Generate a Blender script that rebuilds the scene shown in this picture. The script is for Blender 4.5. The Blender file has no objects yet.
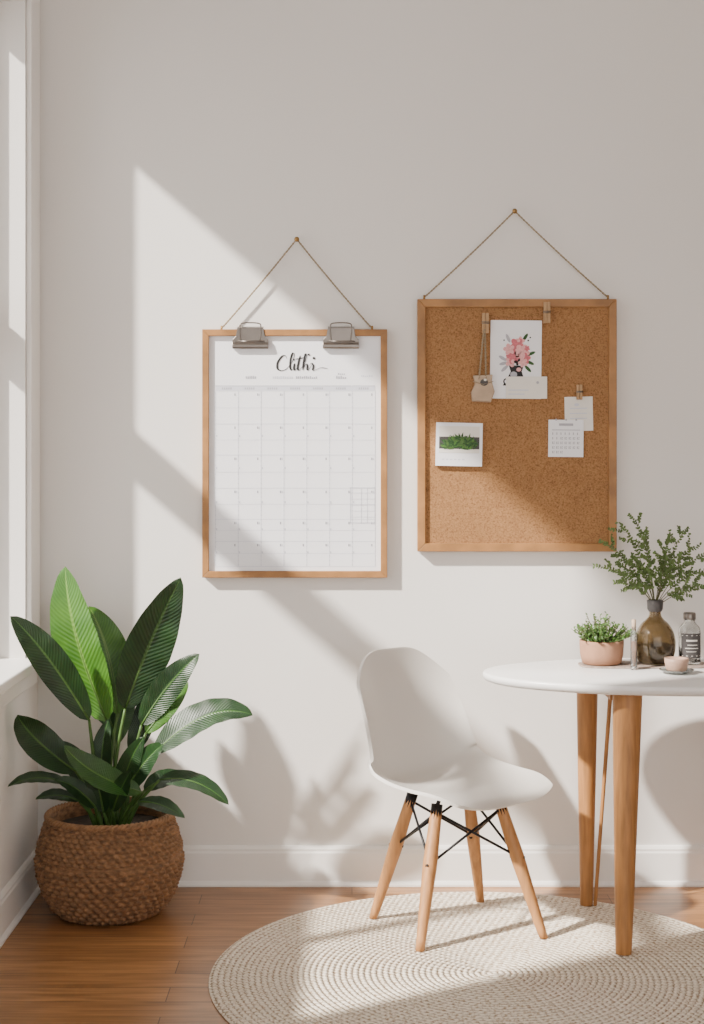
import bpy, bmesh, math, random
from mathutils import Vector, Matrix, Euler
random.seed(7)
scene = bpy.context.scene
COL = scene.collection
pi = math.pi

# ------------------------------------------------------------------ materials
def new_mat(name):
    m = bpy.data.materials.new(name); m.use_nodes = True
    nt = m.node_tree
    return m, nt, nt.nodes["Principled BSDF"]

def N(nt, t, **kw):
    n = nt.nodes.new(t)
    for k, v in kw.items():
        if k in n.inputs.keys(): n.inputs[k].default_value = v
        else: setattr(n, k, v)
    return n

def mat(name, c, rough=.5, var=.06, scale=20, stretch=(1,1,1), metal=0, bump=0, bscale=None, spec=.5, coat=0, sheen=0, detail=4):
    m, nt, b = new_mat(name)
    tc = N(nt, "ShaderNodeTexCoord"); mp = N(nt, "ShaderNodeMapping")
    mp.inputs["Scale"].default_value = stretch
    nt.links.new(tc.outputs["Object"], mp.inputs[0])
    no = N(nt, "ShaderNodeTexNoise", Scale=scale, Detail=detail)
    nt.links.new(mp.outputs[0], no.inputs["Vector"])
    r = N(nt, "ShaderNodeValToRGB")
    r.color_ramp.elements[0].position = .3; r.color_ramp.elements[1].position = .7
    r.color_ramp.elements[0].color = tuple(max(0, x*(1-var)) for x in c)+(1,)
    r.color_ramp.elements[1].color = tuple(min(1, x*(1+var)) for x in c)+(1,)
    nt.links.new(no.outputs[0], r.inputs[0]); nt.links.new(r.outputs[0], b.inputs["Base Color"])
    b.inputs["Roughness"].default_value = rough; b.inputs["Metallic"].default_value = metal
    b.inputs["Specular IOR Level"].default_value = spec
    b.inputs["Coat Weight"].default_value = coat
    if bump:
        n2 = N(nt, "ShaderNodeTexNoise", Scale=bscale or scale, Detail=4)
        nt.links.new(mp.outputs[0], n2.inputs["Vector"])
        bp = N(nt, "ShaderNodeBump", Strength=bump, Distance=.003)
        nt.links.new(n2.outputs[0], bp.inputs["Height"]); nt.links.new(bp.outputs[0], b.inputs["Normal"])
    return m

M_wall = mat("wall_paint", (.79,.765,.735), .9, .012, 1.5, bump=.06, bscale=180)
M_trim = mat("trim_paint", (.84,.82,.79), .45, .01, 3)
M_ceil = mat("ceiling_paint", (.75,.73,.70), .9, .01, 2)
M_oak = mat("oak_frame", (.33,.155,.048), .5, .25, 14, (1,4,1), bump=.1)
M_oakleg = mat("oak_leg", (.42,.20,.072), .5, .18, 18, (5,5,.5), bump=.1)
M_oaktable = mat("oak_table_leg", (.36,.165,.052), .5, .22, 16, (6,6,.5), bump=.1)
M_paper = mat("white_paper", (.88,.885,.92), .8, .006, 5)
M_card = mat("card_paper", (.80,.77,.71), .8, .02, 30)
M_grey = mat("print_grey", (.42,.42,.47), .8, .02, 5)
M_greyl = mat("print_light_grey", (.64,.65,.72), .8, .02, 5)
M_gridl = mat("print_pale_grid", (.72,.73,.80), .8, .02, 5)
M_ink = mat("print_ink", (.015,.015,.017), .7, .02, 5)
M_steel = mat("clip_steel", (.20,.175,.155), .3, .06, 30, metal=1)
M_brass = mat("brass", (.36,.22,.09), .4, .1, 30, metal=1)
M_cord = mat("jute_cord", (.30,.23,.145), .9, .3, 400, bump=.5)
M_plastic = mat("white_plastic", (.66,.632,.592), .34, .008, 4)
M_black = mat("black_metal", (.010,.010,.012), .4, .1, 20, metal=.5)
M_top = mat("table_lacquer", (.84,.83,.82), .3, .006, 3)
M_soil = mat("soil", (.025,.017,.011), .95, .4, 60, bump=.8)
M_terra = mat("terracotta", (.335,.175,.105), .8, .10, 30, bump=.2)
M_blush = mat("blush_ceramic", (.42,.27,.20), .5, .06, 25)
M_tray = mat("woven_mat", (.30,.235,.20), .8, .3, 90, bump=.5)
M_kraft = mat("kraft_paper", (.46,.34,.24), .85, .08, 40, bump=.2)
M_tagwood = mat("peg_wood", (.40,.245,.12), .6, .12, 30, (4,1,1))
M_pink = mat("print_pink", (.58,.15,.18), .8, .2, 200)
M_pinkl = mat("print_pale_pink", (.74,.38,.38), .8, .15, 200)
M_pgreen = mat("print_green", (.03,.085,.025), .8, .4, 200)
M_pgreen2 = mat("print_leaf_green", (.075,.20,.035), .8, .3, 200)
M_label = mat("bottle_label", (.06,.055,.055), .6, .2, 80)
M_stem = mat("stem_green", (.055,.12,.022), .5, .2, 30)
M_twig = mat("twig", (.08,.08,.025), .6, .2, 30)
M_sprig = mat("sprig_leaf", (.085,.145,.032), .55, .45, 60)
M_sprig2 = mat("small_plant_leaf", (.055,.13,.022), .5, .5, 90)

def leaf_mat(name, dark, light, rib):
    m, nt, b = new_mat(name)
    uv = N(nt, "ShaderNodeUVMap"); sep = N(nt, "ShaderNodeSeparateXYZ")
    nt.links.new(uv.outputs[0], sep.inputs[0])
    s = N(nt, "ShaderNodeMath", operation="SUBTRACT"); s.inputs[1].default_value = .5
    nt.links.new(sep.outputs[0], s.inputs[0])
    a = N(nt, "ShaderNodeMath", operation="ABSOLUTE"); nt.links.new(s.outputs[0], a.inputs[0])
    m1 = N(nt, "ShaderNodeMath", operation="MULTIPLY"); m1.inputs[1].default_value = 190; nt.links.new(sep.outputs[1], m1.inputs[0])
    m2 = N(nt, "ShaderNodeMath", operation="MULTIPLY"); m2.inputs[1].default_value = 60; nt.links.new(a.outputs[0], m2.inputs[0])
    d = N(nt, "ShaderNodeMath", operation="SUBTRACT"); nt.links.new(m1.outputs[0], d.inputs[0]); nt.links.new(m2.outputs[0], d.inputs[1])
    si = N(nt, "ShaderNodeMath", operation="SINE"); nt.links.new(d.outputs[0], si.inputs[0])
    mr = N(nt, "ShaderNodeMapRange"); mr.inputs[1].default_value = -1; nt.links.new(si.outputs[0], mr.inputs[0])
    mx = N(nt, "ShaderNodeMix", data_type="RGBA"); mx.inputs[6].default_value = dark+(1,); mx.inputs[7].default_value = light+(1,)
    tc = N(nt, "ShaderNodeTexCoord")
    no = N(nt, "ShaderNodeTexNoise", Scale=16, Detail=3); nt.links.new(tc.outputs["Object"], no.inputs["Vector"])
    mm = N(nt, "ShaderNodeMath", operation="MULTIPLY_ADD"); nt.links.new(mr.outputs[0], mm.inputs[0]); mm.inputs[1].default_value=.35
    n3 = N(nt, "ShaderNodeMapRange"); n3.inputs[1].default_value=.35; n3.inputs[2].default_value=.75; n3.inputs[4].default_value=.65; nt.links.new(no.outputs[0], n3.inputs[0])
    nt.links.new(n3.outputs[0], mm.inputs[2])
    nt.links.new(mm.outputs[0], mx.inputs[0])
    rr = N(nt, "ShaderNodeMapRange"); rr.inputs[1].default_value = .015; rr.inputs[2].default_value = .04; rr.inputs[3].default_value = 1; rr.inputs[4].default_value = 0
    nt.links.new(a.outputs[0], rr.inputs[0])
    mx2 = N(nt, "ShaderNodeMix", data_type="RGBA"); nt.links.new(rr.outputs[0], mx2.inputs[0]); nt.links.new(mx.outputs[2], mx2.inputs[6]); mx2.inputs[7].default_value = rib+(1,)
    nt.links.new(mx2.outputs[2], b.inputs["Base Color"])
    bp = N(nt, "ShaderNodeBump", Strength=.4, Distance=.002); nt.links.new(mr.outputs[0], bp.inputs["Height"]); nt.links.new(bp.outputs[0], b.inputs["Normal"])
    b.inputs["Roughness"].default_value = .36
    return m
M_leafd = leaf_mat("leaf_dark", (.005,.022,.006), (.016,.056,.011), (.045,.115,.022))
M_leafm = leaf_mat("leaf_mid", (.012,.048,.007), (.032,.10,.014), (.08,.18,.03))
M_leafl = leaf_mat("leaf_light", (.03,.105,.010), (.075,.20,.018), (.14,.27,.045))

def floor_mat():
    m, nt, b = new_mat("oak_floorboards")
    tc = N(nt, "ShaderNodeTexCoord")
    br = N(nt, "ShaderNodeTexBrick"); br.offset = .37; br.squash = 1
    br.inputs["Scale"].default_value = 1; br.inputs["Brick Width"].default_value = 1.3; br.inputs["Row Height"].default_value = .105
    br.inputs["Mortar Size"].default_value = .0014; br.inputs["Bias"].default_value = 0
    br.inputs["Color1"].default_value = (.40,.205,.085,1); br.inputs["Color2"].default_value = (.28,.135,.053,1); br.inputs["Mortar"].default_value = (.08,.036,.014,1)
    nt.links.new(tc.outputs["Object"], br.inputs[0])
    mp = N(nt, "ShaderNodeMapping"); mp.inputs["Scale"].default_value = (1.2,16,1); nt.links.new(tc.outputs["Object"], mp.inputs[0])
    no = N(nt, "ShaderNodeTexNoise", Scale=3, Detail=8, Distortion=.6); nt.links.new(mp.outputs[0], no.inputs["Vector"])
    r = N(nt, "ShaderNodeValToRGB"); r.color_ramp.elements[0].position=.3; r.color_ramp.elements[1].position=.72
    r.color_ramp.elements[0].color=(.58,.54,.50,1); r.color_ramp.elements[1].color=(1.28,1.25,1.22,1)
    nt.links.new(no.outputs[0], r.inputs[0])
    mx = N(nt, "ShaderNodeMix", data_type="RGBA", blend_type="MULTIPLY"); mx.inputs[0].default_value = 1
    nt.links.new(br.outputs[0], mx.inputs[6]); nt.links.new(r.outputs[0], mx.inputs[7]); nt.links.new(mx.outputs[2], b.inputs["Base Color"])
    b.inputs["Roughness"].default_value = .32
    bp = N(nt, "ShaderNodeBump", Strength=.12, Distance=.002); nt.links.new(no.outputs[0], bp.inputs["Height"]); nt.links.new(bp.outputs[0], b.inputs["Normal"])
    return m
M_floor = floor_mat()

def cork_mat():
    m, nt, b = new_mat("cork")
    tc = N(nt, "ShaderNodeTexCoord")
    n1 = N(nt, "ShaderNodeTexNoise", Scale=230, Detail=3); n2 = N(nt, "ShaderNodeTexNoise", Scale=7, Detail=3)
    nt.links.new(tc.outputs["Object"], n1.inputs["Vector"]); nt.links.new(tc.outputs["Object"], n2.inputs["Vector"])
    r = N(nt, "ShaderNodeValToRGB"); e = r.color_ramp.elements
    e[0].position=.28; e[0].color=(.15,.065,.022,1); e[1].position=.68; e[1].color=(.37,.19,.075,1)
    x = e.new(.43); x.color=(.275,.133,.050,1)
    nt.links.new(n1.outputs[0], r.inputs[0])
    r2 = N(nt, "ShaderNodeValToRGB"); e = r2.color_ramp.elements
    e[0].position=.3; e[0].color=(.90,.89,.88,1); e[1].position=.7; e[1].color=(1.06,1.06,1.06,1)
    nt.links.new(n2.outputs[0], r2.inputs[0])
    mx = N(nt, "ShaderNodeMix", data_type="RGBA", blend_type="MULTIPLY"); mx.inputs[0].default_value=1
    nt.links.new(r.outputs[0], mx.inputs[6]); nt.links.new(r2.outputs[0], mx.inputs[7])
    nt.links.new(mx.outputs[2], b.inputs["Base Color"]); b.inputs["Roughness"].default_value=.9
    bp = N(nt, "ShaderNodeBump", Strength=.35, Distance=.0015); nt.links.new(n1.outputs[0], bp.inputs["Height"]); nt.links.new(bp.outputs[0], b.inputs["Normal"])
    return m
M_cork = cork_mat()

def rug_mat():
    m, nt, b = new_mat("braided_cream_wool")
    tc = N(nt, "ShaderNodeTexCoord"); sp = N(nt, "ShaderNodeSeparateXYZ"); nt.links.new(tc.outputs["Object"], sp.inputs[0])
    def M(op, a, c=None):
        n = N(nt, "ShaderNodeMath", operation=op)
        for i, v in enumerate((a, c)):
            if v is None: continue
            if isinstance(v, (int, float)): n.inputs[i].default_value = v
            else: nt.links.new(v, n.inputs[i])
        return n.outputs[0]
    x, y = sp.outputs[0], sp.outputs[1]
    rr = M("SQRT", M("ADD", M("MULTIPLY", x, x), M("MULTIPLY", y, y)))
    q = M("DIVIDE", rr, .0165)
    ring = M("FLOOR", q); fr = M("FRACT", q)
    th = M("ARCTAN2", y, x)
    prof = M("SINE", M("MULTIPLY", fr, pi))
    sk = M("MULTIPLY", fr, 2.2)
    st = M("SINE", M("ADD", M("MULTIPLY", th, M("MULTIPLY", ring, 5)), sk))
    h = M("ADD", prof, M("MULTIPLY", st, .35))
    no = N(nt, "ShaderNodeTexNoise", Scale=110, Detail=3); nt.links.new(tc.outputs["Object"], no.inputs["Vector"])
    h2 = M("ADD", h, M("MULTIPLY", no.outputs[0], .6))
    r = N(nt, "ShaderNodeValToRGB"); e = r.color_ramp.elements
    e[0].position=.10; e[0].color=(.36,.28,.20,1); e[1].position=.58; e[1].color=(.78,.70,.59,1)
    nt.links.new(M("MULTIPLY", h2, .6), r.inputs[0])
    r2 = N(nt, "ShaderNodeValToRGB"); e=r2.color_ramp.elements
    e[0].position=.38; e[0].color=(.66,.58,.49,1); e[1].position=.5; e[1].color=(1,1,1,1)
    nt.links.new(no.outputs[0], r2.inputs[0])
    mx = N(nt, "ShaderNodeMix", data_type="RGBA", blend_type="MULTIPLY"); mx.inputs[0].default_value=1
    nt.links.new(r.outputs[0], mx.inputs[6]); nt.links.new(r2.outputs[0], mx.inputs[7]); nt.links.new(mx.outputs[2], b.inputs["Base Color"])
    b.inputs["Roughness"].default_value=.95
    bp = N(nt, "ShaderNodeBump", Strength=.65, Distance=.005); nt.links.new(h2, bp.inputs["Height"]); nt.links.new(bp.outputs[0], b.inputs["Normal"])
    return m
M_rug = rug_mat()
M_basket = mat("seagrass_weave", (.195,.10,.045), .75, .5, 55, (1,1,2), bump=.5, bscale=160)
M_basket2 = mat("seagrass_rim", (.25,.13,.06), .75, .35, 60, bump=.5, bscale=160)

def glass_mat(name, c, rough=.04, tr=1, ior=1.45):
    m = mat(name, c, rough, .03, 6); b = m.node_tree.nodes["Principled BSDF"]
    b.inputs["Transmission Weight"].default_value = tr; b.inputs["IOR"].default_value = ior
    return m
M_amber = glass_mat("amber_glass", (.36,.28,.16), .05, .95)
M_clear = glass_mat("clear_glass", (.86,.87,.86), .03, .96)
def pane():
    m, nt, b = new_mat("window_glass")
    t = N(nt, "ShaderNodeBsdfTransparent"); g = N(nt, "ShaderNodeBsdfGlossy"); g.inputs["Roughness"].default_value=.02
    f = N(nt, "ShaderNodeFresnel"); f.inputs[0].default_value=1.2
    mx = N(nt, "ShaderNodeMixShader"); nt.links.new(f.outputs[0], mx.inputs[0]); nt.links.new(t.outputs[0], mx.inputs[1]); nt.links.new(g.outputs[0], mx.inputs[2])
    nt.links.new(mx.outputs[0], nt.nodes["Material Output"].inputs[0]); return m
M_pane = pane()

# ------------------------------------------------------------------ geometry helpers
class G:
    def __init__(s): s.v=[]; s.f=[]; s.m=[]; s.uv={}
    def add(s, vs, fs, mi=0, uvs=None):
        o=len(s.v); s.v += [tuple(p) for p in vs]
        for f in fs: s.f.append(tuple(i+o for i in f)); s.m.append(mi)
        if uvs:
            for i,u in enumerate(uvs): s.uv[o+i]=u
    def box(s, c, d, mi=0):
        x,y,z=[h/2 for h in d]
        vs=[(c[0]+a*x,c[1]+b*y,c[2]+e*z) for a in(-1,1) for b in(-1,1) for e in(-1,1)]
        s.add(vs,[(0,1,3,2),(4,6,7,5),(0,4,5,1),(2,3,7,6),(0,2,6,4),(1,5,7,3)],mi)
    def tube(s, pts, rad, seg=10, mi=0, cap=True):
        pts=[Vector(p) for p in pts]; n=len(pts)
        if not hasattr(rad,'__len__'): rad=[rad]*n
        prev=None; vs=[]
        for i,p in enumerate(pts):
            t=(pts[min(i+1,n-1)]-pts[max(i-1,0)]).normalized()
            if prev is None:
                a=Vector((0,0,1)) if abs(t.z)<.9 else Vector((1,0,0))
                u=t.cross(a).normalized()
            else: u=(prev-t*prev.dot(t)).normalized()
            prev=u; w=t.cross(u)
            for k in range(seg):
                an=2*pi*k/seg; vs.append(p+(u*math.cos(an)+w*math.sin(an))*rad[i])
        fs=[(i*seg+k,i*seg+(k+1)%seg,(i+1)*seg+(k+1)%seg,(i+1)*seg+k) for i in range(n-1) for k in range(seg)]
        if cap: fs+= [tuple(range(seg))[::-1], tuple((n-1)*seg+k for k in range(seg))]
        s.add(vs,fs,mi)
    def flat_foot(s, z, count):   # cut the first ring level with the floor
        for i in range(count):
            x,y,_=s.v[i]; s.v[i]=(x,y,z)
    def lathe(s, prof, seg=48, c=(0,0,0), mi=0):
        vs=[]; n=len(prof)
        for r,z in prof:
            for k in range(seg):
                a=2*pi*k/seg; vs.append((c[0]+r*math.cos(a),c[1]+r*math.sin(a),c[2]+z))
        fs=[(i*seg+k,i*seg+(k+1)%seg,(i+1)*seg+(k+1)%seg,(i+1)*seg+k) for i in range(n-1) for k in range(seg)]
        s.add(vs,fs,mi)
    def poly(s, pts, y, mi=0):   # flat polygon in XZ plane facing -Y
        s.add([(p[0],y,p[1]) for p in pts],[tuple(range(len(pts)))],mi)
    def rect(s,x0,z0,x1,z1,y,mi=0): s.poly([(x0,z0),(x1,z0),(x1,z1),(x0,z1)],y,mi)
    def disc(s,cx,cz,rx,rz,y,mi=0,n=16,rot=0):
        s.poly([(cx+rx*math.cos(a)*math.cos(rot)-rz*math.sin(a)*math.sin(rot),cz+rx*math.cos(a)*math.sin(rot)+rz*math.sin(a)*math.cos(rot)) for a in [2*pi*k/n for k in range(n)]],y,mi)
    def obj(s, name, mats, parent=None, smooth=False, bevel=0, bseg=2, recalc=True, loc=None):
        me=bpy.data.meshes.new(name); me.from_pydata(s.v,[],s.f)
        if not isinstance(mats,(list,tuple)): mats=[mats]
        for m in mats: me.materials.append(m)
        for p,mi in zip(me.polygons,s.m): p.material_index=mi; p.use_smooth=smooth
        if s.uv:
            l=me.uv_layers.new(name="UVMap")
            for lp in me.loops: l.data[lp.index].uv=s.uv.get(lp.vertex_index,(0,0))
        if recalc:
            bm=bmesh.new(); bm.from_mesh(me); bmesh.ops.recalc_face_normals(bm,faces=bm.faces)
            bm.to_mesh(me); bm.free()
        me.update()
        o=bpy.data.objects.new(name,me); COL.objects.link(o)
        if parent: o.parent=parent
        if loc: o.location=loc
        if bevel:
            b=o.modifiers.new("bevel","BEVEL"); b.width=bevel; b.segments=bseg; b.limit_method='ANGLE'; b.angle_limit=.6
        return o

def thing(name, loc, label, cat, rotz=0, group=None):
    e=bpy.data.objects.new(name,None); e.empty_display_size=.05; COL.objects.link(e)
    e.location=loc; e.rotation_euler=(0,0,rotz); e["label"]=label; e["category"]=cat
    if group: e["group"]=group
    return e
def tag(o,label,cat): o["label"]=label; o["category"]=cat; return o
def structure(o): o["kind"]="structure"; return o
def cat_rom(pts, n):
    out=[]; m=len(pts)
    for i in range(m-1):
        p0,p1,p2,p3=[pts[min(max(j,0),m-1)] for j in (i-1,i,i+1,i+2)]
        for k in range(n):
            t=k/n
            out.append(tuple(.5*((2*b)+(-a+c)*t+(2*a-5*b+4*c-d)*t*t+(-a+3*b-3*c+d)*t**3) for a,b,c,d in zip(p0,p1,p2,p3)))
    out.append(tuple(pts[-1])); return out

# ------------------------------------------------------------------ room shell
LX=-1.03; H=3.15; RX=3.2; YF=-6.6
g=G(); g.box(((LX-.2+RX)/2,(YF)/2,-.05),(RX-LX+.2,-YF,.1)); structure(g.obj("floor",M_floor))
g=G(); g.box(((LX-.2+RX)/2,.06,H/2),(RX-LX+.2,.12,H)); structure(g.obj("wall_back",M_wall))
g=G(); g.box(((LX-.2+RX)/2,YF/2,H+.05),(RX-LX+.2,-YF,.1)); structure(g.obj("ceiling",M_ceil))
g=G(); g.box((RX+.05,YF/2,H/2),(.1,-YF,H)); structure(g.obj("wall_right",M_wall))
W0,W1=-.19,-1.85; S0,S1=.745,2.84
g=G()
cx=LX-.1
g.box((cx,YF/2,S0/2),(.2,-YF,S0)); g.box((cx,YF/2,(S1+H)/2),(.2,-YF,H-S1))
g.box((cx,W0/2,(S0+S1)/2),(.2,-W0,S1-S0)); g.box((cx,(W1+YF)/2,(S0+S1)/2),(.2,W1-YF,S1-S0))
structure(g.obj("wall_left",M_wall))
g=G(); wx=LX-.14
g.box((wx,(W0+W1)/2,S1-.03),(.05,W0-W1,.06)); g.box((wx,(W0+W1)/2,S0+.03),(.05,W0-W1,.06))
for yy in (W0-.02,W1+.02): g.box((wx,yy,(S0+S1)/2),(.05,.04,S1-S0-.12))
g.box((wx,(W0+W1)/2,1.81),(.05,W0-W1-.08,.13)); g.box((wx,-1.20,(S0+S1)/2),(.045,.05,S1-S0-.12))
wf=structure(g.obj("window_1",M_trim,bevel=.004))
g=G(); g.box((wx,(W0+W1)/2,(S0+S1)/2),(.004,W0-W1-.02,S1-S0-.02)); p=g.obj("window_pane",M_pane,parent=wf)
g=G()
g.box((LX+.009,W0+.075,(S0+S1)/2+.03),(.018,.13,S1-S0+.06)); g.box((LX+.009,(W0+W1)/2,S1+.06),(.018,W0-W1+.0,.11))
g.box((LX+.009,W1-.065,(S0+S1)/2+.03),(.018,.13,S1-S0+.06))
structure(g.obj("trim_1",M_trim,bevel=.004))
g=G(); g.box((LX-.03,(W0+W1)/2,S0+.008),(.16,W0-W1+.26,.032)); g.box((LX+.008,(W0+W1)/2,S0-.04),(.016,W0-W1+.2,.06))
structure(g.obj("trim_2",M_trim,bevel=.006))
def baseboard(name, along, a0, a1):
    prof=[(0,0),(.026,0),(.026,.008),(.020,.016),(.016,.018),(.016,.108),(.013,.114),(.013,.121),(.007,.130),(0,.132)]
    g=G(); n=len(prof); vs=[]
    for a in (a0,a1):
        for d,z in prof: vs.append((a,-d,z) if along=='x' else (LX+d,a,z))
    fs=[(i,(i+1)%n,n+(i+1)%n,n+i) for i in range(n)]+[tuple(range(n)),tuple(range(n,2*n))]
    g.add(vs,fs); structure(g.obj(name,M_trim,bevel=.0015))
baseboard("baseboard_back",'x',LX,RX); baseboard("baseboard_left",'y',-.026,YF)

# ------------------------------------------------------------------ rug
R=.765
g=G(); rings=230; seg=180
pr=[]
for i in range(rings+1):
    r=R*i/rings; q=r/.0165
    z=.0065+.0025*abs(math.sin(pi*q)) if r<R-.004 else .005
    pr.append((max(r,.0005),z))
pr.append((R+.002,.003)); pr.append((R,.0002)); pr.append((.0005,.0002))
g.lathe(pr,seg)
rug=g.obj("round_rug",M_rug,smooth=True,loc=(.382,-.858,.0002))
tag(rug,"round cream braided wool rug lying on the wooden floor","rug")
FZ=.0098   # height at which feet stand on the rug

# ------------------------------------------------------------------ framed boards
U=1/305.0
def frame_mesh(g,w,h,t,y0,y1,mi=0):
    for (x0,z0,x1,z1,i) in ((-w/2,0,w/2,t,0),(-w/2,h-t,w/2,h,1)):
        if i==0: q=[(x0,z0),(x1,z0),(x1-t,z1),(x0+t,z1)]
        else: q=[(x0+t,z0),(x1-t,z0),(x1,z1),(x0,z1)]
        vs=[(a,y0,b) for a,b in q]+[(a,y1,b) for a,b in q]
        g.add(vs,[(0,1,2,3),(7,6,5,4),(0,4,5,1),(1,5,6,2),(2,6,7,3),(3,7,4,0)],mi)
    for s in (-1,1):
        q=[(s*w/2,0),(s*(w/2-t),t),(s*(w/2-t),h-t),(s*w/2,h)]
        vs=[(a,y0,b) for a,b in q]+[(a,y1,b) for a,b in q]
        g.add(vs,[(0,1,2,3),(7,6,5,4),(0,4,5,1),(1,5,6,2),(2,6,7,3),(3,7,4,0)],mi)
def cord(g,a,b,sag=.004,r=.0031,twist=True):
    a=Vector(a); b=Vector(b); n=60; L=(b-a).length
    ax=(b-a).normalized(); u=ax.cross(Vector((0,1,0))).normalized(); w=ax.cross(u)
    for ph in (0,pi):
        pts=[]
        for i in range(n+1):
            t=i/n; p=a.lerp(b,t)-Vector((0,0,sag*4*t*(1-t)))
            an=ph+t*L/.022*2*pi; p=p+(u*math.cos(an)+w*math.sin(an))*r*.5
            pts.append(p)
        g.tube(pts,r*.62,6)
def nail(loc,label):
    g=G(); g.tube([(0,.02,0),(0,-.022,0)],.0018,8)
    pr=[(.0001,0),(.006,.001),(.0085,.004),(.0075,.008),(.0001,.010)]
    vs=[];sg=16
    for r,d in pr:
        for k in range(sg): a=2*pi*k/sg; vs.append((r*math.cos(a),-.020-d,r*math.sin(a)))
    g.add(vs,[(i*sg+k,i*sg+(k+1)%sg,(i+1)*sg+(k+1)%sg,(i+1)*sg+k) for i in range(4) for k in range(sg)])
    o=g.obj("wall_nail",M_brass,smooth=True,loc=loc); tag(o,label,"nail")
def eyelet(x,y,z,parent):
    g=G(); g.tube([(x,y,z-.006),(x,y,z+.009)],.0035,10); g.obj("cord_eyelet",M_brass,parent,smooth=True)

CX=(295-352)*U; CZ=1.41-(577-455)*U
cal=thing("framed_wall_calendar",(CX,-.004,CZ),"large framed monthly wall calendar hung by a jute cord","wall calendar")
w,h=184*U,247*U
g=G(); frame_mesh(g,w,h,6.5*U,0,-.026); g.obj("frame",M_oak,cal,bevel=.0015)
g=G(); g.box((0,-.006,h/2),(w-.03,.010,h-.03)); g.obj("backing_board",M_card,cal)
g=G(); g.box((0,-.0130,(6.5+240.5)/2*U),(171.5*U,.0012,233.8*U)); sheet=g.obj("calendar_sheet",M_paper,cal); sheet["label"]="white printed calendar sheet"
Y=-.0142
g=G()   # printed grid: 0 grey, 1 light grey, 2 pale
g.rect(-79*U,186*U,80*U,191*U,Y,1); g.rect(-79*U,190.5*U,80*U,191.2*U,Y-.0001,0)
cols=[-79+159/7*i for i in range(8)]; rows=[186,153,122,89,58,36,11]
for c in cols:
    g.rect((c-.3)*U,11*U,(c+.3)*U,186*U,Y-.0001,2)
    z=12
    while z<186: g.rect((c-.35)*U,z*U,(c+.35)*U,(z+1.2)*U,Y-.0002,1); z+=4.5
for r in rows: g.rect(-79*U,(r-.3)*U,80*U,(r+.3)*U,Y-.0001,2)
for r in (169,137,105,73,47,24): g.rect(-79*U,(r-.2)*U,80*U,(r+.2)*U,Y-.0001,2)
for i in range(7):
    c=(cols[i]+cols[i+1])/2
    for k in range(5): g.rect((c-5+k*2.1)*U,187.3*U,(c-3.6+k*2.1)*U,189.3*U,Y-.0003,0)
    for r in rows[:-1]:
        if r-2>12:
            g.rect((cols[i+1]-4)*U,(r-5)*U,(cols[i+1]-2.8)*U,(r-2.6)*U,Y-.0003,0)
            if (i*7+r)%3: g.rect((cols[i+1]-2.2)*U,(r-5)*U,(cols[i+1]-1.4)*U,(r-2.6)*U,Y-.0003,1)
    for r in (140,108,74,47,24):
        g.rect((cols[i]+.6)*U,(r)*U,(cols[i]+1.8)*U,(r+2.0)*U,Y-.0003,1)
for a in ((55,54,80,54.8),(55,89,80,89.8),(55,54,55.8,89.8),(79.3,54,80,89.8),(66,54,66.5,89),(72,54,72.5,89)): g.rect(a[0]*U,a[1]*U,a[2]*U,a[3]*U,Y-.0004,1)
for z in (60,66,72,78,84): g.rect(55*U,z*U,80*U,(z+.5)*U,Y-.0004,2)
def marks(x0,x1,z,h2,mi):
    x=x0
    while x<x1:
        wd=random.uniform(1,1.7); g.rect(x*U,z*U,(x+wd)*U,(z+h2*random.choice((1,.75,1.2)))*U,Y-.0003,mi); x+=wd+.7
marks(-49,-38,198,2.4,0); marks(-22,-3,198,2.2,1); marks(1,21,198,2.2,0); marks(41,51,198,2.4,0); marks(43,50,202,1.6,0)
marks(66,76,200,1.2,1); marks(56,66,190.5,1,1)
g.obj("printed_grid",[M_grey,M_greyl,M_gridl],sheet,recalc=False)
def brush(g,pts,y,base=.5,k=1.0,mi=0,n=8):
    P=cat_rom(pts,n); m=len(P); L=[];Rr=[]
    for i,p in enumerate(P):
        a=P[max(i-1,0)]; b=P[min(i+1,m-1)]; dx,dz=b[0]-a[0],b[1]-a[1]; l=math.hypot(dx,dz) or 1
        wd=(base+k*max(0,-dz/l))*.5*min(1,.35+2.5*min(i,m-1-i)/m*2)
        nx,nz=-dz/l,dx/l; L.append(((p[0]+nx*wd)*U,y,(p[1]+nz*wd)*U)); Rr.append(((p[0]-nx*wd)*U,y,(p[1]-nz*wd)*U))
    g.add(L+Rr,[(i,i+1,m+i+1,m+i) for i in range(m-1)],mi)
g=G(); y=Y-.0006
brush(g,[(-8,218),(-9.5,221),(-13,220),(-17,214),(-17,208),(-13,206),(-8,208),(-5,212)],y,.7,1.6)
brush(g,[(-6,209),(-2,216),(-.5,222),(-2,223.5),(-4,218),(-4.6,210),(-3,206.5),(0,210)],y,.6,1.5)
brush(g,[(0,213.5),(-.8,209),(.4,206.5),(3,210)],y-.0002,.6,1.6)
brush(g,[(5.5,221),(3.5,213),(3,208),(4.6,206.5),(7,210)],y,.6,1.7)
brush(g,[(.5,217.5),(4,218),(9,219)],y-.0002,.8,.5)
brush(g,[(7,209),(11,217),(12,222),(10.5,222),(8.8,214),(8,206.5)],y-.0004,.6,1.6)
brush(g,[(8,207),(11,212.5),(12.6,211),(12.4,207.5),(14,207),(17,212.5)],y-.0002,.6,1.5)
brush(g,[(14.5,211),(16.5,213.5),(18.6,211),(18,207),(20,206.5),(26,209),(33,208)],y-.0005,.5,1.5)
g.obj("heading_lettering",M_ink,sheet,recalc=False)
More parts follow.
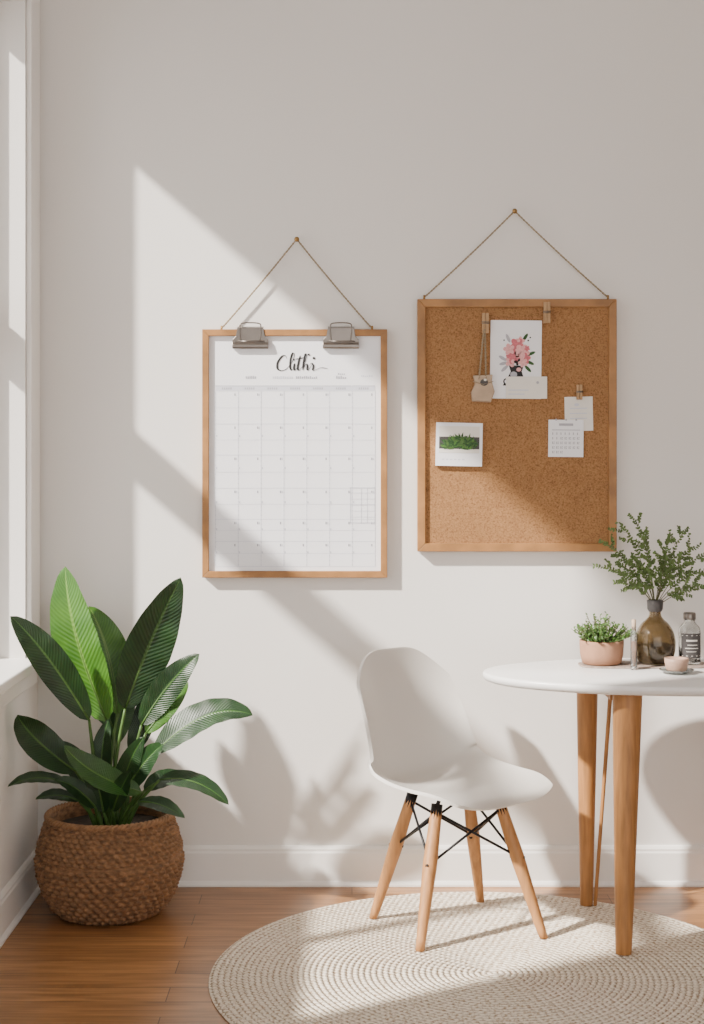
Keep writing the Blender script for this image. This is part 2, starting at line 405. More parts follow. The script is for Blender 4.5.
for (a,b,r) in ((-1,217,1.05),(19,218.5,1.3),(14,222,1.1)):
    g=G(); g.disc(a*U,b*U,r*U,r*U,y-.0006); g.obj("ink_dot",M_ink,sheet,recalc=False)
def clip(x,parent):
    g=G()
    def ext(prof):
        n=len(prof); vs=[]
        for s in (-1,1):
            for d,z,hw in prof: vs.append((x+s*hw*U,-d,z*U))
        g.add(vs,[(i,i+1,n+i+1,n+i) for i in range(n-1)])
    ext([(.0145,228,17.6),(.0255,228,17.8),(.0295,229.2,18),(.0300,231.5,18),(.0275,233.8,18),(.0272,236.5,17.6),(.0275,240,14.5),(.0278,247,13.2),(.0278,248.5,13),(.012,249.8,13),(.001,249.6,13)])
    o=g.obj("binder_clip",M_steel,parent)
    s=o.modifiers.new("solid","SOLIDIFY"); s.thickness=.0014; s.offset=0
    b=o.modifiers.new("bevel","BEVEL"); b.width=.0006; b.segments=2
    o["label"]="brushed steel bulldog clip"
    g=G()
    P=cat_rom([(-9.5,236),(-10.5,243),(-10.5,249),(-9,252.5),(0,253.4),(9,252.5),(10.5,249),(10.5,243),(9.5,236)],6)
    g.tube([(x+a*U,-.0305-.0015*math.sin((b-236)/17*pi),b*U) for a,b in P],.0021,8)
    g.tube([(x-14*U,-.0302,235*U),(x+14*U,-.0302,235*U)],.0019,8)
    g.obj("clip_lever",M_steel,o,smooth=True)
clip(-44*U,cal); clip(46*U,cal)
g=G(); top=(2*U,-.016,337*U)
cord(g,(-73*U,-.014,248*U),top); cord(g,(77*U,-.014,248*U),top)
g.obj("hanging_cord",M_cord,cal,smooth=True)
for s in(-73,77): eyelet(s*U,-.014,248*U,cal)
nail((CX+2*U,0,CZ+337*U-.001),"small brass nail holding the calendar's jute cord")

BX=(516-352)*U; BZ=1.41-(551-455)*U
cb=thing("cork_notice_board",(BX,-.004,BZ),"oak-framed cork pin board hung by a jute cord","cork board")
w,h=198*U,251*U
g=G(); frame_mesh(g,w,h,8*U,0,-.030); g.obj("frame",M_oak,cb,bevel=.0018)
g=G(); g.box((0,-.011,h/2),(w-.03,.018,h-.03)); g.obj("cork_panel",M_cork,cb)
g=G(); top=(-2*U,-.016,339*U); cord(g,(-92*U,-.015,253*U),top); cord(g,(91*U,-.015,253*U),top); g.obj("hanging_cord",M_cord,cb,smooth=True)
for s in(-92,91): eyelet(s*U,-.015,252.5*U,cb)
nail((BX-2*U,0,BZ+339*U-.001),"small brass nail holding the cork board's cord")

FY=-.0245
def bl(px,py): return (BX+(px-516)*U, BZ+(551-py)*U)   # position on the board, in board units
def card(name,x0,y0,x1,y1,th,label,cat,m=M_card,rot=0,yoff=0):
    xa,za=bl((x0+x1)/2,y1)
    e=thing(name,(xa,FY-yoff,za),label,cat); e.rotation_euler=(0,rot,0)
    g=G(); wd=(x1-x0)*U; hh=(y1-y0)*U
    g.box((0,-th/2,hh/2),(wd,th,hh)); b=g.obj("card",m,e,bevel=.0004)
    return e,wd,hh
def pu(a,b): return (a*U,b*U)
e,wd,hh=card("floral_postcard",489,321,540,399,.002,"white postcard with pink flower print pinned on cork board","postcard",M_paper,.012)
g=G(); y=-.0026
g.poly([pu(-6,16),pu(6,16),pu(8,21),pu(6,27),pu(8,33),pu(-7,33),pu(-5,27),pu(-8,21)],y,0)
g.poly([pu(-13,13),pu(13,12),pu(11,16),pu(4,17.5),pu(-10,17)],y-.0001,0)
g.disc(-9*U,17*U,3.4*U,3.4*U,y-.0001,0); g.disc(9*U,17*U,3.4*U,3.4*U,y-.0001,0)
g.disc(-9*U,17*U,2.0*U,2.0*U,y-.0002,5); g.disc(9*U,17*U,2.0*U,2.0*U,y-.0002,5)
g.disc(-2*U,24*U,3.5*U,3*U,y-.0003,4); g.disc(3*U,29*U,2.5*U,2*U,y-.0004,2)
for (a,b,r,mi) in ((-2,42,8,1),(6,47,8,2),(1,53,8,1),(-7,49,6,2),(9,40,6,1),(2,45,5,2),(-5,37,6,2),(4,57,5,2),(0,49,4,1),(7,36,5,2),(2,37,4,0),(11,50,3,1)):
    for k in range(5):
        an=k*2*pi/5+a; g.disc((a+math.cos(an)*r*.5)*U,(b+math.sin(an)*r*.5)*U,r*.5*U,r*.36*U,y-.0004-.0001*(abs(a)%4)-.00003*k,mi,12,an)
for (a,b,an) in ((-13,40,2.6),(-12,35,3.4),(14,36,-.4),(15,45,.4),(-8,60,2.0),(9,61,1.0),(12,30,-.8),(-11,30,3.9)):
    g.disc(a*U,b*U,4.6*U,1.6*U,y-.0002,3 if a>0 else 4,12,an)
for s in ((12,58),(14,61),(-12,58)): g.disc(s[0]*U,s[1]*U,.8*U,.8*U,y-.0003,0,8)
g.obj("flower_print",[M_ink,M_pink,M_pinkl,M_pgreen,M_grey,M_paper],e,recalc=False)
e,wd,hh=card("paper_note",505,377,546,399,.0012,"small cream paper note tucked against the flower postcard","note",M_card,.0,.0036)
g=G(); g.rect(-18*U,4*U,-2*U,5*U,-.0018); g.rect(-18*U,8*U,2*U,9*U,-.0018); g.disc(11*U,16*U,1.4*U,1.4*U,-.0018,1); g.obj("printed_lines",[M_greyl,M_grey],e,recalc=False)
e,wd,hh=card("plant_photo_card",435,423,481,466,.012,"white-bordered photo card of a green plant on cork board","photo",M_paper,.02)
g=G(); y=-.0126
g.rect(-20*U,13*U,20*U,39.5*U,y,0)
g.rect(-20*U,29*U,20*U,39.5*U,y-.0001,4)
g.rect(-20*U,13*U,20*U,17*U,y-.0002,4)
for i in range(150):
    a=random.uniform(.1,3.04); L=random.uniform(5,12); cx=random.uniform(-14,14); cz=16+random.uniform(0,12)*(1-abs(cx)/22)
    L=min(L,(37.5-cz)/max(math.sin(a),.3)); tipx=max(-19.5,min(19.5,cx+math.cos(a)*L)); tipz=cz+math.sin(a)*L
    nx,nz=-math.sin(a)*1.1,math.cos(a)*1.1; mxx=(cx+tipx)/2; mz=(cz+tipz)/2
    mxx=max(-18.8,min(18.8,mxx))
    g.poly([pu(cx,cz),pu(mxx+nx,mz+nz),pu(tipx,tipz),pu(mxx-nx,mz-nz)],y-.0003-.00001*i,random.choice((1,1,2,3)))
for k in range(6): g.rect((-17+k*4)*U,6*U,(-14.5+k*4)*U,7*U,y,5)
g.obj("plant_picture",[M_label,M_pgreen,M_pgreen2,M_sprig2,M_card,M_greyl],e,recalc=False)
e,wd,hh=card("pegged_note_card",564,397,592,431,.0015,"cream note card held on the board by a wooden peg","note",M_card,-.02)
g=G()
for z in (12,17,22): g.rect(-9*U,z*U,8*U,(z+.9)*U,-.002)
g.disc(-2*U,26*U,2.5*U,1.5*U,-.002); g.obj("printed_lines",M_greyl,e,recalc=False)
def peg(px0,py0,px1,py1,label,yo=.003):
    xa,za=bl((px0+px1)/2,py1); e=thing("clothes_peg",(xa,FY-yo,za),label,"clothes peg",group="wooden pegs on the cork board")
    hh=(py1-py0)*U; wd=(px1-px0)*U
    for dx in (-1,1):
        g=G(); g.box((dx*wd*.25,-.004,hh/2),(wd*.46,.008,hh)); g.obj("peg_half",M_tagwood,e,bevel=.001)
    g=G(); g.tube([(-wd*.55,-.0085,hh*.55),(wd*.55,-.0085,hh*.55)],.0016,8); g.tube([(-wd*.55,-.0085,hh*.48),(wd*.55,-.0085,hh*.48)],.0012,8); g.obj("peg_spring",M_steel,e,smooth=True)
peg(575,385,581,400,"small wooden peg clamping the cream note card")
peg(542,303,549,324,"small wooden peg clipped at the frame's upper rail",.008)
peg(481,314,488,334,"small wooden peg holding the hanging kraft pouch",.006)
e,wd,hh=card("mini_calendar_card",547,420,582,457,.002,"small white monthly calendar card pinned on cork board","calendar card",M_paper,.01,.0025)
g=G(); y=-.0026
g.rect(-7*U,31*U,7*U,33.4*U,y,0); g.rect(-14*U,26.5*U,14*U,27.2*U,y,0)
n=0
for r in range(5):
    for c in range(7):
        n+=1
        if n>31: break
        x=-13.6+c*4.1; z=22-r*4.6
        g.rect(x*U,z*U,(x+.8)*U,(z+2.4)*U,y,0)
        if n>9: g.rect((x+1.3)*U,z*U,(x+2.2)*U,(z+.8)*U,y,0); g.rect((x+1.5)*U,(z+1.5)*U,(x+2.3)*U,(z+2.4)*U,y,0)
for k in range(3): g.disc((-10+k*10)*U,37*U,1.0*U,1.0*U,y,0,10)
g.obj("printed_dates",M_grey,e,recalc=False)
xa,za=bl(482,402)
e=thing("kraft_gift_pouch",(xa,FY-.004,za),"little kraft paper pouch hanging from twine on cork board","pouch")
prof=[(-11,0),(8,-1),(12,10),(9,20),(10,27),(-10,26),(-8,18),(-12,9)]
g=G(); n=len(prof); vs=[(a*U,0,b*U) for a,b in prof]+[(a*U*.93,-.012,(b*.95+1)*U) for a,b in prof]
g.add(vs,[tuple(range(n)),tuple(range(n,2*n))]+[(i,(i+1)%n,n+(i+1)%n,n+i) for i in range(n)])
g.obj("pouch_body",M_kraft,e,bevel=.002)
g=G(); g.tube([(-10*U,-.013,20*U),(0,-.0145,17*U),(10*U,-.013,20*U)],.0014,6)
cord(g,(3*U,-.010,22*U),(2*U,-.008,72*U),0,.0034); cord(g,(-4*U,-.010,22*U),(1*U,-.008,72*U),0,.0034)
g.obj("twine",M_cord,e,smooth=True)
g=G(); g.disc(1*U,19*U,4*U,3.4*U,-.0152,0,16); g.disc(2*U,21.5*U,1.5*U,1.2*U,-.0156,1,12); g.obj("seal",[M_label,M_card],e,recalc=False)

# ------------------------------------------------------------------ big potted plant
PX,PY=-.747,-.29
pl=thing("potted_plant",(PX,PY,0),"large broad-leaf green plant in a round woven basket on the floor","potted plant")
bp=[(.135,0),(.160,.010),(.183,.035),(.206,.08),(.220,.125),(.2250,.165),(.220,.205),(.208,.25),(.196,.285),(.189,.302)]
bpf=cat_rom(bp,22); 
vs=[];seg=420; rowsN=len(bpf)
for i,(r,z) in enumerate(bpf):
    pit=.0135 if z>.185 else .0165
    rw=z/pit; ri=int(rw); fr=rw-ri
    for k in range(seg):
        a=2*pi*k/seg
        if z>.185: hgt=abs(math.sin(pi*rw))**.6*(.55+.45*math.sin(56*a+pi*ri+fr*1.8))
        else: hgt=abs(math.sin(pi*rw))**.6*(.5+.5*math.sin(44*a+pi*ri+fr*.8))
        jit=.0012*math.sin(7.3*a+ri*2.1)
        if .180<z<.192: hgt*=.3
        rr=r-.006+.0115*hgt+jit if z>.004 else r
        vs.append((rr*math.cos(a),rr*math.sin(a),z+.001))
fs=[(i*seg+k,i*seg+(k+1)%seg,(i+1)*seg+(k+1)%seg,(i+1)*seg+k) for i in range(rowsN-1) for k in range(seg)]
g=G(); g.add(vs,fs)
g.lathe([(.188,.302),(.180,.298),(.182,.27),(.19,.22),(.18,.20)],64); g.lathe([(.136,.001),(.0005,.001)],64)
g.obj("woven_basket",M_basket,pl,smooth=True)
g=G()
for ph in (0,2*pi/3,4*pi/3):
    pts=[]
    for k in range(361):
        a=2*pi*k/360; an=ph+a*26
        rr=.189+.0055*math.cos(an); pts.append((rr*math.cos(a),rr*math.sin(a),.303+.0055*math.sin(an)))
    g.tube(pts,.0058,7,cap=False)
g.obj("basket_rim",M_basket2,pl,smooth=True)
g=G(); g.lathe([(.0005,.268),(.06,.272),(.12,.264),(.186,.262)],48); g.obj("soil",M_soil,pl,smooth=True)

LG=G(); SG=G()
def leaf(base,ctrl,tip,W,nrm,mi,fold=.25,ny=26,nx=10,G_=None,ripple=.0):
    g=G_ or LG
    b,c,t=Vector(base),Vector(ctrl),Vector(tip); nrm=Vector(nrm).normalized()
    vs=[];uv=[]; ph=random.uniform(0,6)
    for i in range(ny+1):
        s=i/ny; p=b*(1-s)**2+c*2*s*(1-s)+t*s*s
        T=((c-b)*(1-s)+(t-c)*s).normalized(); S=T.cross(nrm).normalized(); Nn=S.cross(T)
        wd=W/2*(math.sin(pi*min(1,(s**.80)))**.66 if 0<s<1 else 0)+.0006
        for j in range(nx+1):
            u=-1+2*j/nx
            q=p+S*u*wd*(1-.06*u*u)+Nn*(fold*abs(u)**1.15*wd-.12*wd*u*u + ripple*W*(math.sin(s*34+ (0 if u>0 else 1.3))+1.8*math.sin(s*9+ph+u))*abs(u)**1.5)
            vs.append(q); uv.append((.5+u*.5,s))
    fs=[(i*(nx+1)+j,i*(nx+1)+j+1,(i+1)*(nx+1)+j+1,(i+1)*(nx+1)+j) for i in range(ny) for j in range(nx)]
    g.add(vs,fs,mi,uv)
RZ=.30
D,Mi,Lt=0,1,2
leaves=[
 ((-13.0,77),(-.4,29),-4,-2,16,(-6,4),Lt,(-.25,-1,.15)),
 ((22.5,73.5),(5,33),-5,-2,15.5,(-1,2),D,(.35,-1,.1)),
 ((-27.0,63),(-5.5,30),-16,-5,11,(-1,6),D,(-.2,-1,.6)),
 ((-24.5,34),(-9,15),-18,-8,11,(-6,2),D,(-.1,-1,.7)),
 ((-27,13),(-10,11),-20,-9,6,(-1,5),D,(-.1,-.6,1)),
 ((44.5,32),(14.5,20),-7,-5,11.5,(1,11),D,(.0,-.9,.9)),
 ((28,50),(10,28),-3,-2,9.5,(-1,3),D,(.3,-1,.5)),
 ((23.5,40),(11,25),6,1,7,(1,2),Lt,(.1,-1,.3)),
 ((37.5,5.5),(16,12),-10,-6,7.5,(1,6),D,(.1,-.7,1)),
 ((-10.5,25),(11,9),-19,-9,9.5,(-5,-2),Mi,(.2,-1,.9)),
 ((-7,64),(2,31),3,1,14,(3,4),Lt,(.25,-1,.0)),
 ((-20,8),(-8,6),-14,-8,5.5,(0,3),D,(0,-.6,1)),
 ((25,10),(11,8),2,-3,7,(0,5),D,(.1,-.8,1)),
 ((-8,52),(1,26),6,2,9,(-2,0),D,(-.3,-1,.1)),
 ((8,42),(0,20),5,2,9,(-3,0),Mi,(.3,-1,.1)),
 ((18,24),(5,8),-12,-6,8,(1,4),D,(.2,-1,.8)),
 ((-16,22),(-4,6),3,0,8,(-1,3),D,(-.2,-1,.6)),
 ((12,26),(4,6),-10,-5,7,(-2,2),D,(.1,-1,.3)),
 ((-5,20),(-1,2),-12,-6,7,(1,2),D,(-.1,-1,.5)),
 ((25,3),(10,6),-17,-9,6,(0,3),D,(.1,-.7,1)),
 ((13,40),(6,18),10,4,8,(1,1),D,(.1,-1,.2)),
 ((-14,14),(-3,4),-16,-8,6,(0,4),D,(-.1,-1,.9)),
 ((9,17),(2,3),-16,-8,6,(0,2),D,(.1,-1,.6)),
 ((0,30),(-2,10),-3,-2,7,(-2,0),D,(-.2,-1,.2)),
]
for i,(tp,ba,td,bd,W,bow,mi,nr) in enumerate(leaves):
    T=(tp[0]/100,td/100,RZ+tp[1]/100); B=(ba[0]/100,bd/100,RZ+ba[1]/100)
    C=((T[0]+B[0])/2+bow[0]/100,(T[1]+B[1])/2,(T[2]+B[2])/2+bow[1]/100)
    leaf(B,C,T,W/100,nr,mi,fold=.28,ripple=.014)
    st=(ba[0]*.35/100+random.uniform(-.02,.02),bd*.4/100+random.uniform(-.02,.01),.262)
    mid=((st[0]*.6+B[0]*.4),(st[1]+B[1])/2,(st[2]*.45+B[2]*.55))
    P=cat_rom([st,mid,B],6)
    SG.tube(P,[.0080-.0038*k/(len(P)-1) for k in range(len(P))],8)
    mr=[Vector(B)*(1-s)**2+Vector(C)*2*s*(1-s)+Vector(T)*s*s for s in [k/10 for k in range(9)]]
    SG.tube([p+Vector((0,.0015,-.0005)) for p in mr],[.0035*(1-k/9)+.0006 for k in range(9)],6)
LG.obj("foliage",[M_leafd,M_leafm,M_leafl],pl,smooth=True,recalc=False)
SG.obj("stem",M_stem,pl,smooth=True)

# ------------------------------------------------------------------ chair
CHX,CHY,YAW=.288,-.445,math.radians(41)
ch=thing("shell_chair",(CHX,CHY,0),"white moulded shell chair with wooden dowel legs on round rug","chair",YAW)
prof=[(.258,.410,.165,.000),(.238,.430,.195,.003),(.16,.440,.222,.012),(.06,.430,.232,.026),(-.03,.420,.232,.046),(-.105,.422,.228,.066),(-.160,.448,.221,.084),(-.192,.503,.213,.090),(-.212,.58,.206,.082),(-.229,.66,.198,.062),(-.246,.74,.184,.038),(-.262,.808,.162,.018)]
PF=cat_rom(prof,8); m=len(PF)-1
def sample(v):
    v=max(0,min(.99999,v))*m; i=int(v); t=v-i
    return tuple(a*(1-t)+b*t for a,b in zip(PF[i],PF[i+1]))
nu,nv=32,60; vs=[]
for j in range(nv+1):
    for i in range(nu+1):
        u=-1+2*i/nu; uu=math.copysign(math.sin(abs(u)*pi/2)**.97,u)
        au=abs(uu)
        v0=.095*au**3.6; v1=1-.13*au**3.4
        v=v0+(v1-v0)*j/nv
        f,z,hw,e=sample(v); f2,z2,_,_=sample(min(v+.01,1)); f1,z1,_,_=sample(max(v-.01,0))
        tf,tz=f2-f1,z2-z1; l=math.hypot(tf,tz); nf,nz=tz/l,-tf/l
        d=e*au**2.3
        vs.append((uu*hw,-(f+nf*d),z+nz*d))
fs=[(j*(nu+1)+i,j*(nu+1)+i+1,(j+1)*(nu+1)+i+1,(j+1)*(nu+1)+i) for j in range(nv) for i in range(nu)]
g=G(); g.add(vs,fs); sh=g.obj("seat_shell",M_plastic,ch,smooth=True)
so=sh.modifiers.new("solid","SOLIDIFY"); so.thickness=.010; so.offset=0
bv=sh.modifiers.new("bev","BEVEL"); bv.width=.0035; bv.segments=3; bv.limit_method='ANGLE'; bv.angle_limit=1
feetW=[(.064,-.380),(.192,-.678),(.556,-.568),(.402,-.215)]
FCX=sum(p[0] for p in feetW)/4; FCY=sum(p[1] for p in feetW)/4+.005
ca,sa=math.cos(-YAW),math.sin(-YAW)
def toloc(X,Yw,z):
    dx,dy=X-CHX,Yw-CHY; return Vector((dx*ca-dy*sa,dx*sa+dy*ca,z))
feet=[toloc(X,Yy,FZ) for X,Yy in feetW]
tops=[toloc(FCX+(X-FCX)*.52,FCY+(Yy-FCY)*.50,.385) for X,Yy in feetW]
fc=toloc(FCX,FCY,0)
for f,t in zip(feet,tops):
    g=G(); n=16; rad=[]; pts=[]
    for k in range(n+1):
        s=k/n; p=f.lerp(t,s); pts.append(p); rad.append(.0130+.0080*min(1,s/.6) - (.0045*(s-.6)/.4 if s>.6 else 0))
    g.tube(pts,rad,16); g.flat_foot(FZ,16); o=g.obj("leg",M_oakleg,ch,smooth=True)
g=G()
hub=[fc+Vector(((t.x-fc.x)*.8,(t.y-fc.y)*.8,.408)) for t in tops]
for i in range(4):
    j=(i+1)%4; f,t=feet[i],tops[i]; f2,t2=feet[j],tops[j]
    a=f.lerp(t,.60); b=f2.lerp(t2,.97); a2=f2.lerp(t2,.60); b2=f.lerp(t,.97)
    g.tube([a,b],.0040,8); g.tube([a2+Vector((0,0,.002)),b2],.0040,8)
    g.tube([f.lerp(t,.92),f.lerp(t,1.03)],.0172,12)
    g.tube([f.lerp(t,1.02),hub[i],hub[i]+Vector((0,0,.012))],.006,8)
    g.tube([hub[i],hub[j]],.0048,8)
    dr=Vector((a.x-fc.x,a.y-fc.y,0)).normalized()
    g.tube([a-dr*.022,a+dr*.022],.0055,8)
g.obj("wire_brace",M_black,ch,smooth=True)

# ------------------------------------------------------------------ table
TX,TY,TH=1.00,-.448,.765; A_,B_=.61,.31
tb=thing("dining_table",(TX,TY,0),"white oval-topped table with tapered oak legs","table")
g=G(); seg=96
pr=[(0.02,0),(.96,0),(.985,.004),(1,.014),(1,.021),(.994,.026),(.985,.028),(.02,.028)]
vs=[]
for r,z in pr:
    for k in range(seg):
        a=2*pi*k/seg; cx_=math.cos(a); sy=math.sin(a)
        rx=A_-(1-r)*.45 if r>.5 else .02; ry=B_-(1-r)*.45 if r>.5 else .01
        vs.append((rx*cx_,ry*sy,TH-.028+z))
n=len(pr); fs=[(i*seg+k,i*seg+(k+1)%seg,(i+1)*seg+(k+1)%seg,(i+1)*seg+k) for i in range(n-1) for k in range(seg)]
fs+=[tuple(range(seg)),tuple((n-1)*seg+k for k in range(seg))]
g.add(vs,fs); tt=g.obj("table_top",M_top,tb)
for p in tt.data.polygons: p.use_smooth = len(p.vertices)==4
def tleg(top,foot,r0,r1,name="leg",m=M_oaktable):
    g=G(); t=Vector(top); f=Vector(foot); n=14
    pts=[f.lerp(t,k/n) for k in range(n+1)]; rad=[r1+(r0-r1)*(k/n)**.9 for k in range(n+1)]
    g.tube(pts,rad,24); g.flat_foot(foot[2],24); return g.obj(name,m,tb,smooth=True,bevel=.002)
tleg((-.215,-.195,TH-.028),(-.237,-.255,FZ),.0425,.0225)
tleg((-.270,.185,TH-.028),(-.270,.200,FZ),.0340,.0195)
tleg((.22,-.195,TH-.028),(.245,-.238,0),.0425,.0225)
tleg((.265,.185,TH-.028),(.267,.205,0),.0340,.0195)
tleg((-.205,.12,TH-.028),(-.245,.19,FZ),.0065,.0055,"support_rod",M_oaktable)
g=G(); g.box((0,0,TH-.045),(.60,.05,.03)); 
for s in(-1,1): g.box((s*.24,0,TH-.045),(.04,.34,.028))
g.obj("apron",M_oaktable,tb,bevel=.003)

# ------------------------------------------------------------------ table items
TZ=TH+.0005
g=G(); pts=[]
for k in range(48):
    a=2*pi*k/48; c,s=math.cos(a),math.sin(a); pts.append((.20*math.copysign(abs(c)**.5,c),.070*math.copysign(abs(s)**.5,s)))
g.add([(x,y,0) for x,y in pts]+[(x,y,.004) for x,y in pts],[tuple(range(48)),tuple(range(48,96))]+[(i,(i+1)%48,48+(i+1)%48,48+i) for i in range(48)])
o=g.obj("woven_placemat",M_tray,None,loc=(.895,-.324,TZ),bevel=.001); tag(o,"thin woven placemat under the vase and pot on table","placemat")
MZ=TZ+.0045
e=thing("small_potted_plant",(.766,-.315,MZ),"bushy little green plant in a round terracotta pot on table","potted plant")
g=G(); g.lathe([(.0005,0),(.054,0),(.060,.004),(.0655,.03),(.0675,.06),(.0675,.072),(.064,.073),(.060,.066),(.058,.058)],48); g.obj("pot",M_terra,e,smooth=True)
g=G(); g.lathe([(.0005,.060),(.059,.057)],32); g.obj("soil",M_soil,e)
LG=G(); S2=G()
for i in range(110):
    a=random.uniform(0,2*pi); rr=random.uniform(0,1)**.6; el=rr*1.12
    L=random.uniform(.06,.112)*(1-.25*rr); d=Vector((math.sin(el)*math.cos(a),math.sin(el)*math.sin(a),math.cos(el)))
    b=Vector((.03*rr*math.cos(a),.03*rr*math.sin(a),.055)); tp=b+d*L
    S2.tube([b,(b+tp)/2+Vector((0,0,.004)),tp],.0009,5)
    for k in range(9):
        s=.35+.65*k/8; p=b.lerp(tp,s); an=random.uniform(0,2*pi)
        dd=(d*.6+Vector((math.cos(an),math.sin(an),.3)).normalized()).normalized(); l=random.uniform(.007,.012)
        leaf(p,p+dd*l*.5+Vector((0,0,.002)),p+dd*l,.006,(random.uniform(-.4,.4),-.6,1),0,.2,3,2,LG)
LG.obj("foliage",M_sprig2,e,smooth=True,recalc=False); S2.obj("stem",M_twig,e,smooth=True)
e=thing("glass_vase",(.930,-.315,MZ),"round smoky amber glass vase holding fern-like green sprigs","vase")
vp=cat_rom([(.0005,0),(.040,.001),(.052,.010),(.0605,.038),(.0620,.070),(.056,.098),(.042,.122),(.026,.137),(.0185,.150),(.0180,.172),(.0220,.186),(.0225,.192)],5)
inn=[(max(r-.0045,.0004),max(z,.009)) for r,z in vp][::-1]
g=G(); g.lathe(vp+inn,56); g.obj("vase_body",M_amber,e,smooth=True)
g=G(); g.lathe([(.0192,.160),(.0235,.168),(.0250,.194),(.0195,.196)],40); g.obj("vase_collar",M_label,e,smooth=True)
g=G(); wp=cat_rom([(.0005,.0095),(.046,.012),(.0545,.038),(.0556,.062)],5); g.lathe(wp+[(.0005,.062)],40)
g.obj("vase_water",glass_mat("dark_water",(.12,.08,.04),.05,.8,1.33),e,smooth=True)
LG=G(); S2=G()
sprigs=[(-11,24,2),(-19,11,-3),(-3,21,-2),(14,17,1),(11,22,4),(18,10,-2),(-8,14,-5),(20,4,2),(-16,18,4),(5,20,2),(-13,6,-4),(9,12,-6),(-7,26,5),(16,15,-5),(2,14,-6),(-4,10,-7),(13,5,-7),(-11,11,5),(7,7,6)]
for (x,z,dy) in sprigs:
    b=Vector((0,0,.17)); T=Vector((x/100,dy/100,.192+z/100)); C=Vector((x/260+random.uniform(-.02,.02),dy/250,.192+z/100*.72+.02))
    P=[b*(1-s)**2+C*2*s*(1-s)+T*s*s for s in [k/26 for k in range(27)]]
    S2.tube(P,[.0014-.0009*k/26 for k in range(27)],6)
    def leaflets(P,k0,lmax):
        n=len(P)
        for k in range(k0,n):
            p=P[k]; t=(P[min(k+1,n-1)]-P[k-1]).normalized(); side=t.cross(Vector((random.uniform(-.7,.7),-1,random.uniform(-.7,.7)))).normalized()
            for sg in (-1,1):
                if random.random()<.12: continue
                l=random.uniform(.6,1)*lmax*(1-.3*(k-k0)/max(1,n-k0)); dd=(t*random.uniform(.5,1.2)+side*sg+Vector((0,random.uniform(-.7,.7),random.uniform(-.2,.3)))).normalized()
                leaf(p,p+dd*l*.5+Vector((0,0,.002)),p+dd*l,random.uniform(.0045,.0070),(random.uniform(-.5,.5),-1,random.uniform(0,.8)),0,.2,4,2,LG)
    leaflets(P,8,.016)
    for k in range(8,24,4):   # fine side twigs
        t=(P[k+1]-P[k]).normalized(); sd=random.choice((-1,1))
        side=t.cross(Vector((0,-1,0))).normalized()*sd
        L=random.uniform(.03,.055); e2=P[k]+(t*.8+side*.8+Vector((0,random.uniform(-.5,.5),0))).normalized()*L
        Q=[P[k].lerp(e2,s/7) for s in range(8)]
        S2.tube(Q,.0006,5); leaflets(Q,2,.012)
LG.obj("foliage",M_sprig,e,smooth=True,recalc=False); S2.obj("stem",M_twig,e,smooth=True)
e=thing("slim_glass_vial",(.846,-.415,TZ),"slim clear glass vial with cork stopper on table","vial")
g=G(); g.lathe([(.0005,0),(.009,0),(.010,.003),(.010,.105),(.007,.116),(.0065,.126),(.008,.129),(.0055,.129),(.0055,.117),(.0082,.105),(.0082,.004),(.0004,.004)],28); g.obj("vial_body",M_clear,e,smooth=True)
g=G(); g.lathe([(.0005,.118),(.0052,.118),(.0062,.13),(.0068,.150),(.0005,.152)],20); g.obj("stopper",M_kraft,e,smooth=True)
g=G(); g.lathe([(.0005,.005),(.0078,.005),(.0078,.085),(.0005,.085)],20); g.obj("contents",M_terra,e,smooth=True)
e=thing("labelled_glass_bottle",(1.035,-.318,MZ),"clear glass bottle with dark printed label and metal lid","bottle")
g=G(); g.lathe([(.0005,0),(.030,0),(.0335,.005),(.034,.095),(.031,.112),(.020,.124),(.0165,.130),(.0165,.142),(.013,.142),(.013,.128),(.030,.110),(.031,.008),(.0004,.006)],40); g.obj("bottle_body",M_clear,e,smooth=True)
g=G(); vs=[];n=24
for z in (.022,.096):
    for k in range(n+1):
        a=-pi/2-1.0+2.0*k/n; vs.append((.0347*math.cos(a),.0347*math.sin(a),z))
g.add(vs,[(k,k+1,n+2+k,n+1+k) for k in range(n)])
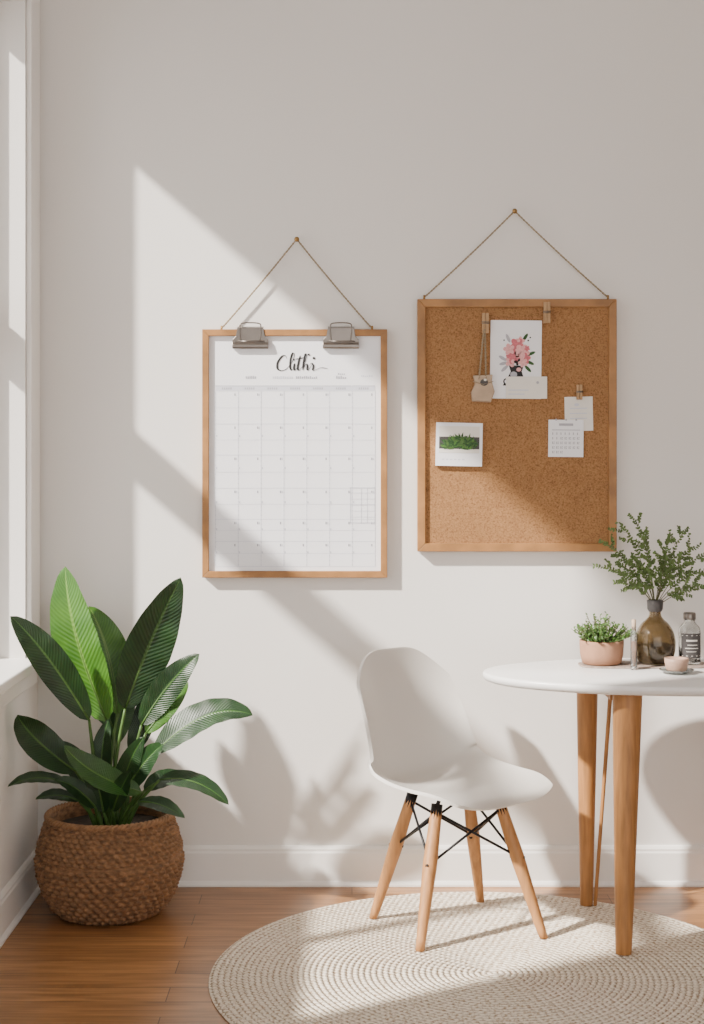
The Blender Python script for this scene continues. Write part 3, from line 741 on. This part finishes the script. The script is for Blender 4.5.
def arcq(a0,a1,z0,z1,mi):
    v=[]; 
    for z in (z0,z1):
        for k in range(5): a=-pi/2+a0+(a1-a0)*k/4; v.append((.0352*math.cos(a),.0352*math.sin(a),z))
    g.add(v,[(k,k+1,6+k,5+k) for k in range(4)],mi)
arcq(-.9,.9,.089,.0905,1); arcq(-.5,.5,.072,.077,1); arcq(-.4,.5,.060,.062,1); arcq(-.6,.6,.050,.052,1); arcq(-.5,.4,.040,.0415,1); arcq(-.9,.9,.027,.0285,1)
g.obj("label",[M_label,M_card],e,smooth=True)
g=G(); g.lathe([(.0005,.136),(.0185,.136),(.019,.140),(.019,.154),(.017,.157),(.0005,.158)],32); g.obj("lid",M_steel,e,smooth=True)
e=thing("glass_saucer",(.958,-.490,TZ),"small round glass saucer on white table","saucer")
g=G(); g.lathe([(.0005,0),(.028,0),(.034,.003),(.050,.010),(.051,.012),(.048,.0125),(.032,.0065),(.0005,.005)],40); g.obj("saucer_dish",glass_mat("smoked_glass",(.55,.57,.55),.05,.85),e,smooth=True)
e=thing("blush_cup",(.958,-.490,TZ+.0072),"tiny blush ceramic tea-light cup on glass saucer","cup")
g=G(); g.lathe([(.0005,0),(.026,0),(.031,.006),(.035,.028),(.035,.038),(.0325,.038),(.032,.028),(.0005,.024)],40); g.obj("cup_body",M_blush,e,smooth=True)

# ------------------------------------------------------------------ light
su=bpy.data.lights.new("sun","SUN"); su.energy=14; su.angle=math.radians(2.2); su.color=(1,.93,.84)
so=bpy.data.objects.new("sun",su); COL.objects.link(so); so.location=(-4,-3,4)
so.rotation_euler=Vector((1.7,1,-1.5)).to_track_quat('-Z','Y').to_euler()
wd=bpy.data.worlds.new("world"); scene.world=wd; wd.use_nodes=True
bg=wd.node_tree.nodes["Background"]; bg.inputs[0].default_value=(1,.975,.95,1); bg.inputs[1].default_value=2.75

# ------------------------------------------------------------------ camera
cam=bpy.data.cameras.new("camera"); co=bpy.data.objects.new("camera",cam); COL.objects.link(co)
co.location=(0,-4.918,1.41); co.rotation_euler=(pi/2,0,0)
cam.sensor_width=36; cam.sensor_fit='AUTO'; cam.lens=1500/1024*36; cam.shift_y=-57/1024
scene.camera=co
